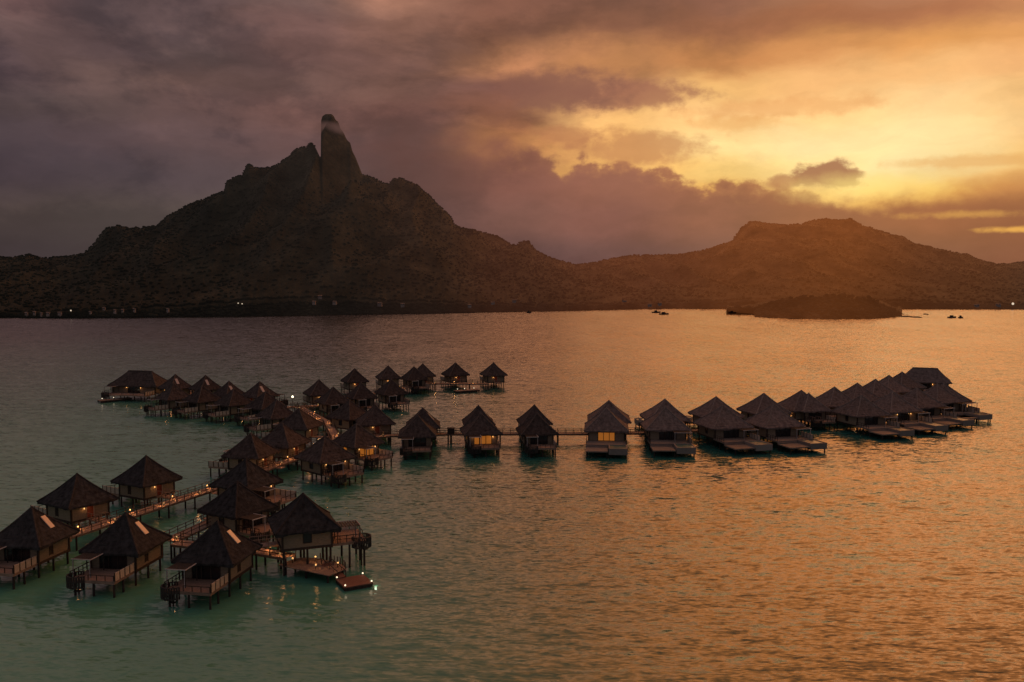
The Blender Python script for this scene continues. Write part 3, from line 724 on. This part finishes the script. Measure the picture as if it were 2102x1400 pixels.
boat(1503, 643, 14, 'small boat at the left tip of the low dark island'); boat(1954, 652.5, 14, 'dark boat lying off the right end of the island, nearer'); boat(1972, 653, 8, 'tiny boat right of the dark boat off the island')
for px, py, w, lb in ((1858, 650, 30, 'dark reef rock closest to the right tip of the island'), (1880, 651.5, 24, 'low dark reef rock farther out right of the island'), (1845, 645, 22, 'low dark reef rock behind the right tip of the island'), (1900, 645.5, 9, 'smallest dark reef rock far right of the island')):
    p = at(px, py, 0); mb = MB().ball((0, 0, 0), 1, 14, 8); sd = px
    mb.v = [(v[0]*w*.2*(1+.4*mnoise.noise(Vector(v)*2+Vector((sd,0,0)))), v[1]*5*(1+.4*mnoise.noise(Vector(v)*2+Vector((0,sd,0)))), v[2]*.8*(1+.5*mnoise.noise(Vector(v)*3+Vector((sd,0,0))))) for v in mb.v]
    o = mb.build('reef_rock', M['rock'], None, True); o.location = (p.x, p.y, 0); tag(o, lb, 'rock', 'reef rocks beside the island')

# cloud scarf on the peak
pk = Vector(((686-1051)/F_PX*1270, 1270, CAM_H+elev_tan(686, 264)*1270))
mb = MB().ball((0, 0, 0), 1, 24, 14); mb.v = [(v[0]*30, v[1]*50, v[2]*11) for v in mb.v]
m = bpy.data.materials.new('mist'); m.use_nodes = True; t = NT(m.node_tree); t.n.remove(t.n['Principled BSDF'])
tc = t.new('ShaderNodeTexCoord'); mp = t.new('ShaderNodeMapping'); mp.inputs['Scale'].default_value = (1/30, 1/50, 1/11); t.l.new(tc.outputs['Object'], mp.inputs[0])
ln = t.new('ShaderNodeVectorMath', operation='LENGTH'); t.l.new(mp.outputs[0], ln.inputs[0])
nz = t.noise(tc.outputs['Object'], .07, 4, .6)
den = t.m('MULTIPLY', t.sstep(t.m('ADD', ln.outputs['Value'], t.m('MULTIPLY', t.m('SUBTRACT', nz, .5), .45)), .95, .1), .042)
ab = t.new('ShaderNodeVolumeAbsorption'); ab.inputs['Color'].default_value = (0, 0, 0, 1); t.l.new(den, ab.inputs['Density'])
em = t.new('ShaderNodeEmission'); em.inputs['Color'].default_value = s2l((96, 69, 63))+(1,); t.l.new(den, em.inputs['Strength'])
ad = t.new('ShaderNodeAddShader'); t.l.new(ab.outputs[0], ad.inputs[0]); t.l.new(em.outputs[0], ad.inputs[1]); t.l.new(ad.outputs[0], t.n['Material Output'].inputs['Volume'])
o = mb.build('mist_cloud', m, None, True); o.location = pk; tag(o, 'thin grey pink scarf of mist wrapped round the tip of the rock spire', 'cloud')

# ------------------------------------------------------------------ water
wm = bpy.data.materials.new('lagoon_water'); wm.use_nodes = True; t = NT(wm.node_tree); b = t.n['Principled BSDF']
g = t.new('ShaderNodeNewGeometry'); sp = t.new('ShaderNodeSeparateXYZ'); t.l.new(g.outputs['Position'], sp.inputs[0]); X, Y, Z = sp.outputs
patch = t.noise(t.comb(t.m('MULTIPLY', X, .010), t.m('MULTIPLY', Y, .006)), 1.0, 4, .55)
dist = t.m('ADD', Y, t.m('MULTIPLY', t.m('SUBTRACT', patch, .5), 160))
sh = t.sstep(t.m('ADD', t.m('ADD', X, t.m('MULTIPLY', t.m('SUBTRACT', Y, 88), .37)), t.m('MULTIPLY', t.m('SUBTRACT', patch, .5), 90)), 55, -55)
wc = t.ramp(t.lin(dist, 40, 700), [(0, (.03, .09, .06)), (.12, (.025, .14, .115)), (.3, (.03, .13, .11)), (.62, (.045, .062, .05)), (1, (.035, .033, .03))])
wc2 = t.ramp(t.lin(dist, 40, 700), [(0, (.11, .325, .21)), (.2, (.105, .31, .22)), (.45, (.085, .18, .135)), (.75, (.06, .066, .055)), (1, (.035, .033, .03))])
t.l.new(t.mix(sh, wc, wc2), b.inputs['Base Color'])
b.inputs['IOR'].default_value = 1.42; warm = t.sstep(t.m('ADD', X, t.m('MULTIPLY', t.m('SUBTRACT', patch, .5), 60)), -85, 45); t.l.new(t.mix(warm, (1, .98, .94), (1, .68, .44)), b.inputs['Specular Tint']); b.inputs['Roughness'].default_value = .16  # sunset warmth of the reflection put into the tint, stronger to the right
ruf = t.noise(t.comb(t.m('MULTIPLY', X, .02), t.m('MULTIPLY', Y, .011), 5), 1.0, 3, .6)
amp = t.m('MULTIPLY', t.m('ADD', .72, t.m('MULTIPLY', t.sstep(ruf, .32, .68), .38)), t.m('SUBTRACT', 1.0, t.m('MULTIPLY', sh, .25)))
def slopes(fx, fy, sk, det, seed, kx, ky):
    # wavelets: slope field of wind chop, crests lying across the wind
    v = t.comb(t.m('ADD', t.m('MULTIPLY', X, fx), t.m('MULTIPLY', Y, sk)), t.m('MULTIPLY', Y, fy), seed)
    c = t.noise(v, 1.0, det, .55, .4, 1); sc = t.new('ShaderNodeSeparateColor'); t.l.new(c, sc.inputs[0])
    return t.m('MULTIPLY', t.m('SUBTRACT', sc.outputs[0], .5), kx), t.m('MULTIPLY', t.m('SUBTRACT', sc.outputs[1], .5), ky)
ax, ay = slopes(.40, 1.25, .12, 3, 0, .28, .74)
bx, by = slopes(.10, .24, -.05, 1, 4, .10, .16)
cx, cy = slopes(1.1, 3.4, .4, 1, 8, .34, .58)
nx = t.m('MULTIPLY', t.m('ADD', t.m('ADD', ax, bx), cx), amp); ny = t.m('MULTIPLY', t.m('ADD', t.m('ADD', ay, by), cy), amp)
nm = t.new('ShaderNodeVectorMath', operation='NORMALIZE'); ny = t.m('SUBTRACT', ny, t.m('ADD', .05, t.m('MULTIPLY', t.sstep(Y, 110, 420), .03)))      # far off, only the wave faces turned this way are seen
t.l.new(t.comb(nx, ny, 1.0), nm.inputs[0]); t.l.new(nm.outputs[0], b.inputs['Normal'])
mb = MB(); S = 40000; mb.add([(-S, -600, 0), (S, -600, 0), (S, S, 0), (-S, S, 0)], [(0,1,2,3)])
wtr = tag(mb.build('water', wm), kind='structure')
box(-S, S, -600, S, -40, -39).build('seabed', M['rock'])
tag(bpy.data.objects['seabed'], kind='structure')

# ------------------------------------------------------------------ sky
w = bpy.data.worlds.new('World'); scn.world = w; w.use_nodes = True; t = NT(w.node_tree)
bg = t.n['Background']
tc = t.new('ShaderNodeTexCoord'); nv = t.new('ShaderNodeVectorMath', operation='NORMALIZE'); t.l.new(tc.outputs['Generated'], nv.inputs[0])
sp = t.new('ShaderNodeSeparateXYZ'); t.l.new(nv.outputs[0], sp.inputs[0]); X, Y, Z = sp.outputs
az0 = t.m('MULTIPLY', t.m('ARCTAN2', X, Y), 57.2958); el0 = t.m('MULTIPLY', t.m('ARCSINE', Z), 57.2958)
el0 = t.m('MAXIMUM', el0, -3.0)
def AE(px, py):
    d = ray(px, py); return math.degrees(math.atan2(d.x, d.y)), math.degrees(math.asin(d.z/d.length))
sv = t.comb(t.m('MULTIPLY', az0, .10), t.m('MULTIPLY', el0, .24))
warp = t.noise(sv, 1.0, 6, .58, 0, 1)
ws = t.new('ShaderNodeSeparateColor'); t.l.new(warp, ws.inputs[0])
az = t.m('ADD', az0, t.m('MULTIPLY', t.m('SUBTRACT', ws.outputs[0], .5), 7.0))
el = t.m('ADD', el0, t.m('MULTIPLY', t.m('SUBTRACT', ws.outputs[1], .5), 3.6))
XS = [0, 210, 420, 630, 840, 1050, 1260, 1470, 1680, 1890, 2102]
G = [
 (-700, [(104,96,96),(104,96,96),(104,96,96),(108,96,94),(120,98,90),(145,104,84),(175,118,80),(200,128,78),(215,135,78),(215,135,80),(205,130,80)]),
 (-330, [(114,100,98),(114,100,98),(116,98,96),(122,98,92),(140,104,86),(160,110,80),(190,120,72),(222,142,76),(236,152,80),(236,152,84),(228,148,86)]),
 (-120, [(120,95,90),(92,78,78),(92,76,76),(104,84,80),(158,120,98),(172,124,94),(160,108,80),(165,108,78),(185,124,88),(200,138,98),(205,145,104)]),
 (-40, [(120,95,90),(92,78,78),(92,76,76),(104,84,80),(158,120,98),(172,124,94),(160,108,80),(165,108,78),(185,124,88),(200,138,98),(205,145,104)]),
 (0,   [(150,115,105),(95,80,80),(95,78,78),(105,85,80),(150,110,90),(125,85,70),(120,80,65),(145,95,75),(170,115,85),(190,130,95),(200,140,100)]),
 (60,  [(128,99,94),(90,75,75),(100,82,80),(115,88,82),(130,95,80),(130,88,70),(130,85,65),(150,95,68),(165,103,70),(176,112,76),(196,132,88)]),
 (120, [(105,85,82),(88,72,72),(100,82,78),(105,80,75),(115,85,75),(190,130,90),(185,125,80),(190,125,75),(205,138,82),(225,155,88),(232,162,96)]),
 (180, [(85,70,72),(105,85,80),(115,90,82),(110,85,78),(115,85,75),(120,80,70),(180,122,88),(235,180,110),(242,188,115),(246,192,115),(246,188,115)]),
 (240, [(82,70,70),(90,75,72),(105,82,78),(115,85,78),(110,78,70),(135,88,68),(242,192,112),(247,203,120),(250,208,122),(251,212,127),(247,200,118)]),
 (300, [(78,68,72),(85,72,75),(95,78,78),(105,82,80),(115,85,78),(195,130,82),(228,172,100),(252,224,128),(255,232,136),(255,232,136),(252,210,122)]),
 (360, [(65,58,65),(70,62,70),(86,74,77),(95,78,78),(110,85,80),(170,115,82),(235,175,95),(252,214,112),(255,228,125),(255,236,138),(252,208,112)]),
 (420, [(72,64,69),(76,68,73),(86,76,79),(92,78,79),(100,80,80),(116,88,82),(200,140,80),(240,180,90),(252,200,100),(252,190,90),(215,150,82)]),
 (500, [(66,60,66),(70,63,68),(76,70,74),(82,72,75),(88,73,77),(96,76,78),(112,84,82),(120,88,78),(150,104,72),(150,104,72),(140,95,72)]),
 (600, [(62,56,62),(64,58,62),(70,62,66),(78,66,70),(84,70,74),(92,74,78),(104,80,82),(116,86,80),(125,90,76),(130,92,74),(130,90,72)])]
BK = [
 (300, [(78, 66, 69), (85, 70, 72), (95, 76, 75), (105, 80, 77), (112, 77, 70), (140, 90, 74), (150, 95, 72), (160, 99, 69), (168, 102, 65), (170, 106, 65), (170, 104, 63)]),
 (380, [(70, 60, 65), (76, 66, 69), (86, 74, 76), (92, 76, 76), (104, 75, 70), (128, 84, 74), (140, 89, 74), (150, 92, 69), (162, 98, 63), (184, 111, 63), (176, 106, 62)]),
 (450, [(78, 68, 65), (83, 74, 70), (89, 79, 74), (96, 81, 75), (95, 71, 70), (114, 79, 72), (128, 82, 74), (138, 87, 70), (146, 91, 65), (152, 93, 63), (150, 93, 63)]),
 (520, [(72, 63, 63), (76, 67, 65), (83, 74, 71), (87, 76, 72), (86, 67, 68), (94, 69, 69), (108, 75, 72), (116, 79, 70), (116, 79, 65), (128, 84, 63), (136, 86, 63)]),
 (620, [(68, 59, 59), (70, 61, 59), (76, 66, 63), (85, 70, 67), (84, 64, 65), (92, 68, 69), (104, 73, 72), (112, 77, 70), (120, 81, 67), (126, 82, 65), (130, 82, 63)])]
def tone(x, c):
    w = max(0, min(1, (1250-x)/350)); lum = sum(c)/3
    r, g_, b_ = c[0]*(1-.02*w), c[1]*(1-.06*w), c[2]*(1-.05*w)
    if lum > 180: b_ += (lum-180)*.85; g_ *= .965
    k_ = 1-.015*max(0, min(1, (lum-170)/40))
    return (r*k_, g_*k_, b_*k_)
def A01(a): return (a+60)/120
def grid(rows, azs, els, off=0.0):
    f = t.lin(azs, -60, 60); c = None; e_prev = None; rows = [(y, [tone(x, k) for x, k in zip(XS, cols)]) for y, cols in rows]
    for y, cols in reversed(rows):                      # from the horizon upwards
        hl = {-40: 1.4, -120: 1.75, -330: 2.0, -700: 1.7}.get(y, 1.0); hr = {-40: 4.6, -120: 6.8, -330: 3.4, -700: 1.5}.get(y, 1.0)  # boosts the unseen sky above the view so the water reflects brighter orange
        def lin_(x, k, hl=hl, hr=hr, y=y):
            q = max(0, min(1, (x-520)/800)); h = lerp(hl, hr, q); tw = (1, lerp(1, .86, q), lerp(1, .62, q)) if y < 0 else (1, 1, 1)
            return tuple(v*h*w_ for v, w_ in zip(s2l(k), tw))
        left = tuple(v*.80 for v in cols[0]); right = tuple(v*.62 for v in cols[-1])
        st = [(0, lin_(0, left))]+[(A01(AE(x, 400)[0]), lin_(x, k)) for x, k in zip(XS, cols)]+[(A01(45), lin_(2000, tuple(v*.85 for v in cols[-1]))), (1, lin_(2000, right))]
        r = t.ramp(f, st, 'EASE'); e = AE(1051, y)[1] if y > -600 else 55
        c = r if c is None else t.mix(t.sstep(els, e_prev, e), c, r)
        e_prev = e
    return c
upper = grid(G, az, el)
el_b = t.m('ADD', el0, t.m('MULTIPLY', t.m('SUBTRACT', ws.outputs[1], .5), 1.6)); az_b = t.m('ADD', az0, t.m('MULTIPLY', t.m('SUBTRACT', ws.outputs[0], .5), 3.0))
lower = grid(BK, az_b, el_b)
# finer cloud texture in the upper sky
fine = t.noise(t.comb(t.m('MULTIPLY', az, .22), t.m('MULTIPLY', el, .62)), 1.0, 7, .6)
fm = t.m('ADD', 1.0, t.m('MULTIPLY', t.m('SUBTRACT', fine, .5), t.m('SUBTRACT', .95, t.m('MULTIPLY', t.lin(az0, -4, 10), .5))))
upper = t.mix(1.0, upper, t.comb(fm, fm, fm), 'MULTIPLY')
fb = t.noise(t.comb(t.m('MULTIPLY', az0, .20), t.m('MULTIPLY', el0, .40), 3), 1.0, 6, .58)
fmb = t.m('ADD', .70, t.m('MULTIPLY', fb, .60))
lower = t.mix(1.0, lower, t.comb(fmb, fmb, fmb), 'MULTIPLY')
cn = t.noise(t.comb(t.m('MULTIPLY', az0, .088), t.m('MULTIPLY', el0, .165), 14), 1.0, 7, .60, .15)
cl1 = t.sstep(cn, .43, .54); cl2 = t.sstep(cn, .54, .70)
cm = t.m('ADD', .72, t.m('ADD', t.m('MULTIPLY', cl1, .36), t.m('MULTIPLY', cl2, .34)))
cm = t.m('ADD', 1.0, t.m('MULTIPLY', t.m('SUBTRACT', cm, 1.0), t.ramp(t.lin(az0, -60, 60), [(.2, 1.0), (.44, .95), (.56, .55), (.7, .18)])))
cc = t.comb(cm, t.m('ADD', t.m('MULTIPLY', cm, .92), .08), t.m('ADD', t.m('MULTIPLY', cm, .78), .22))
upper = t.mix(1.0, upper, cc, 'MULTIPLY'); lower = t.mix(.7, lower, cc, 'MULTIPLY')
# cloud bank with lumpy top in front of the glow
EDGE = [(600,300),(900,290),(1000,290),(1060,300),(1130,322),(1165,330),(1195,322),(1250,328),(1290,345),(1318,352),(1355,348),(1400,362),(1450,374),(1500,375),(1550,380),(1600,388),(1650,390),(1690,400),(1760,412),(1850,406),(1920,394),(2000,386),(2102,382)]
es = [(A01(AE(x, y)[0]), AE(x, y)[1]/25) for x, y in EDGE]
edge = t.m('MULTIPLY', t.ramp(t.lin(az0, -60, 60), es), 25.0)
lump = t.new('ShaderNodeTexVoronoi'); lump.feature = 'SMOOTH_F1'; lump.inputs['Scale'].default_value = 1.0; lump.inputs['Smoothness'].default_value = .35
t.l.new(t.comb(t.m('MULTIPLY', az0, .62), t.m('MULTIPLY', el0, .8)), lump.inputs['Vector'])
puf = t.noise(t.comb(t.m('MULTIPLY', az0, .8), t.m('MULTIPLY', el0, 1.1), 9), 1.0, 6, .58)
bump = t.m('ADD', t.m('MULTIPLY', t.m('SUBTRACT', .45, lump.outputs['Distance']), 1.5), t.m('MULTIPLY', t.m('SUBTRACT', puf, .5), 2.6))
bump = t.m('MULTIPLY', bump, t.lin(az0, 36, 8))          # smoother streaks far right
bump = t.m('ADD', bump, t.m('MULTIPLY', t.m('SUBTRACT', fine, .5), .8))
hd = t.m('SUBTRACT', t.m('ADD', edge, bump), el0)
soft = t.ramp(t.lin(az0, -60, 60), [(A01(-16), .95), (A01(-2), .55), (A01(2), .09), (A01(17), .07), (A01(21), .2), (A01(30), .35)])
wd = t.m('MULTIPLY', soft, 4.0)
mask = t.sstep(hd, t.m('MULTIPLY', wd, -1.0), wd)
rim = t.m('MULTIPLY', t.m('MULTIPLY', t.sstep(hd, .9, 0.0), t.lin(az0, 0, 6)), .28)
lower = t.mix(rim, lower, s2l((205, 140, 86)))
sky = t.mix(mask, upper, lower)
def blob(c, px, py, rx, ry, colr, k=1.0, rag=.9, sf=.35):
    a, e = AE(px, py); sx = rx/F_PX*57.3; sy = ry/F_PX*57.3
    u = t.m('DIVIDE', t.m('SUBTRACT', az0, a), sx); v = t.m('DIVIDE', t.m('SUBTRACT', el0, e), sy)
    d = t.m('SQRT', t.m('ADD', t.m('MULTIPLY', u, u), t.m('MULTIPLY', v, v)))
    d = t.m('ADD', d, t.m('MULTIPLY', t.m('SUBTRACT', puf, .5), rag*2)); d = t.m('ADD', d, t.m('MULTIPLY', t.m('SUBTRACT', fine, .5), rag))
    return t.mix(t.m('MULTIPLY', t.sstep(d, 1+sf, 1-sf), k), c, s2l(colr))
sky = blob(sky, 1700, 360, 62, 27, (152, 96, 72), .92, .8, .25)
sky = blob(sky, 1605, 374, 28, 15, (165, 106, 74), .8, .7, .3)
sky = blob(sky, 1310, 302, 120, 34, (190, 128, 84), .75, 1.0, .5)
sky = blob(sky, 1170, 278, 50, 22, (178, 116, 80), .6, 1.0, .5)
sky = blob(sky, 1300, 196, 130, 24, (158, 102, 80), .8, 1.0, .45)
sky = blob(sky, 1140, 186, 120, 40, (134, 88, 74), .8, 1.0, .5)
sky = blob(sky, 1600, 222, 170, 16, (226, 160, 98), .55, 1.3, .6)
sky = blob(sky, 1520, 252, 80, 12, (230, 168, 98), .5, 1.2, .6)
sky = blob(sky, 2010, 330, 130, 10, (225, 165, 95), .6, 1.0, .6)
sky = blob(sky, 1985, 440, 85, 6, (214, 156, 78), .6, 1.5, .8)
sky = blob(sky, 2085, 471, 46, 4.5, (246, 182, 84), .75, 1.3, .8)
sky = blob(sky, 1780, 385, 120, 22, (255, 226, 130), .55, .5, .8)
# the unseen sky behind the viewer and overhead: dim violet grey dusk in set colours, plus a trace of Nishita sky
back = t.m('MULTIPLY', t.sstep(t.m('ABSOLUTE', az0), 48, 115), 1.0)
over = t.sstep(el0, 42, 75)
dim = t.mix(over, s2l((100, 93, 99)), s2l((110, 101, 104)))
sky = t.mix(back, sky, dim); sky = t.mix(t.m('MULTIPLY', over, .8), sky, dim)
ns = t.new('ShaderNodeTexSky', sky_type='NISHITA', sun_disc=False); ns.sun_elevation = R(6.5); ns.sun_rotation = R(18.5); ns.dust_density = 3
bg2 = t.new('ShaderNodeBackground'); t.l.new(ns.outputs[0], bg2.inputs[0]); bg2.inputs[1].default_value = .001
t.l.new(sky, bg.inputs[0]); bg.inputs[1].default_value = 1.0
ad = t.new('ShaderNodeAddShader'); t.l.new(bg.outputs[0], ad.inputs[0]); t.l.new(bg2.outputs[0], ad.inputs[1]); t.l.new(ad.outputs[0], t.n['World Output'].inputs[0])
w.cycles.sampling_method = 'MANUAL'; w.cycles.sample_map_resolution = 512

# veiled sun behind the cloud bank
sl = bpy.data.lights.new('sun', 'SUN'); sl.energy = .05; sl.angle = R(30); sl.color = (1, .52, .22)
so = bpy.data.objects.new('sun', sl); col.objects.link(so)
a, e = R(18.5), R(6.5); dv = Vector((math.sin(a)*math.cos(e), math.cos(a)*math.cos(e), math.sin(e)))
so.rotation_euler = dv.to_track_quat('Z', 'Y').to_euler(); so.location = (200, 600, 200)

# ------------------------------------------------------------------ camera and render
cd = bpy.data.cameras.new('camera'); cam = bpy.data.objects.new('camera', cd); col.objects.link(cam)
cd.sensor_width = 36; cd.lens = 36*F_PX/2102; cd.clip_start = .5; cd.clip_end = 120000
cam.location = (0, 0, CAM_H); cam.rotation_euler = (PI/2-PITCH, 0, 0); scn.camera = cam
scn.view_settings.view_transform = 'Standard'; scn.view_settings.look = 'None'; scn.view_settings.exposure = 0; scn.view_settings.gamma = 1
scn.render.engine = 'CYCLES'; scn.cycles.use_denoising = True
scn.cycles.max_bounces = 5; scn.cycles.diffuse_bounces = 2; scn.cycles.glossy_bounces = 3; scn.cycles.volume_bounces = 0; scn.cycles.sample_clamp_indirect = 4
scn.cycles.caustics_reflective = False; scn.cycles.caustics_refractive = False
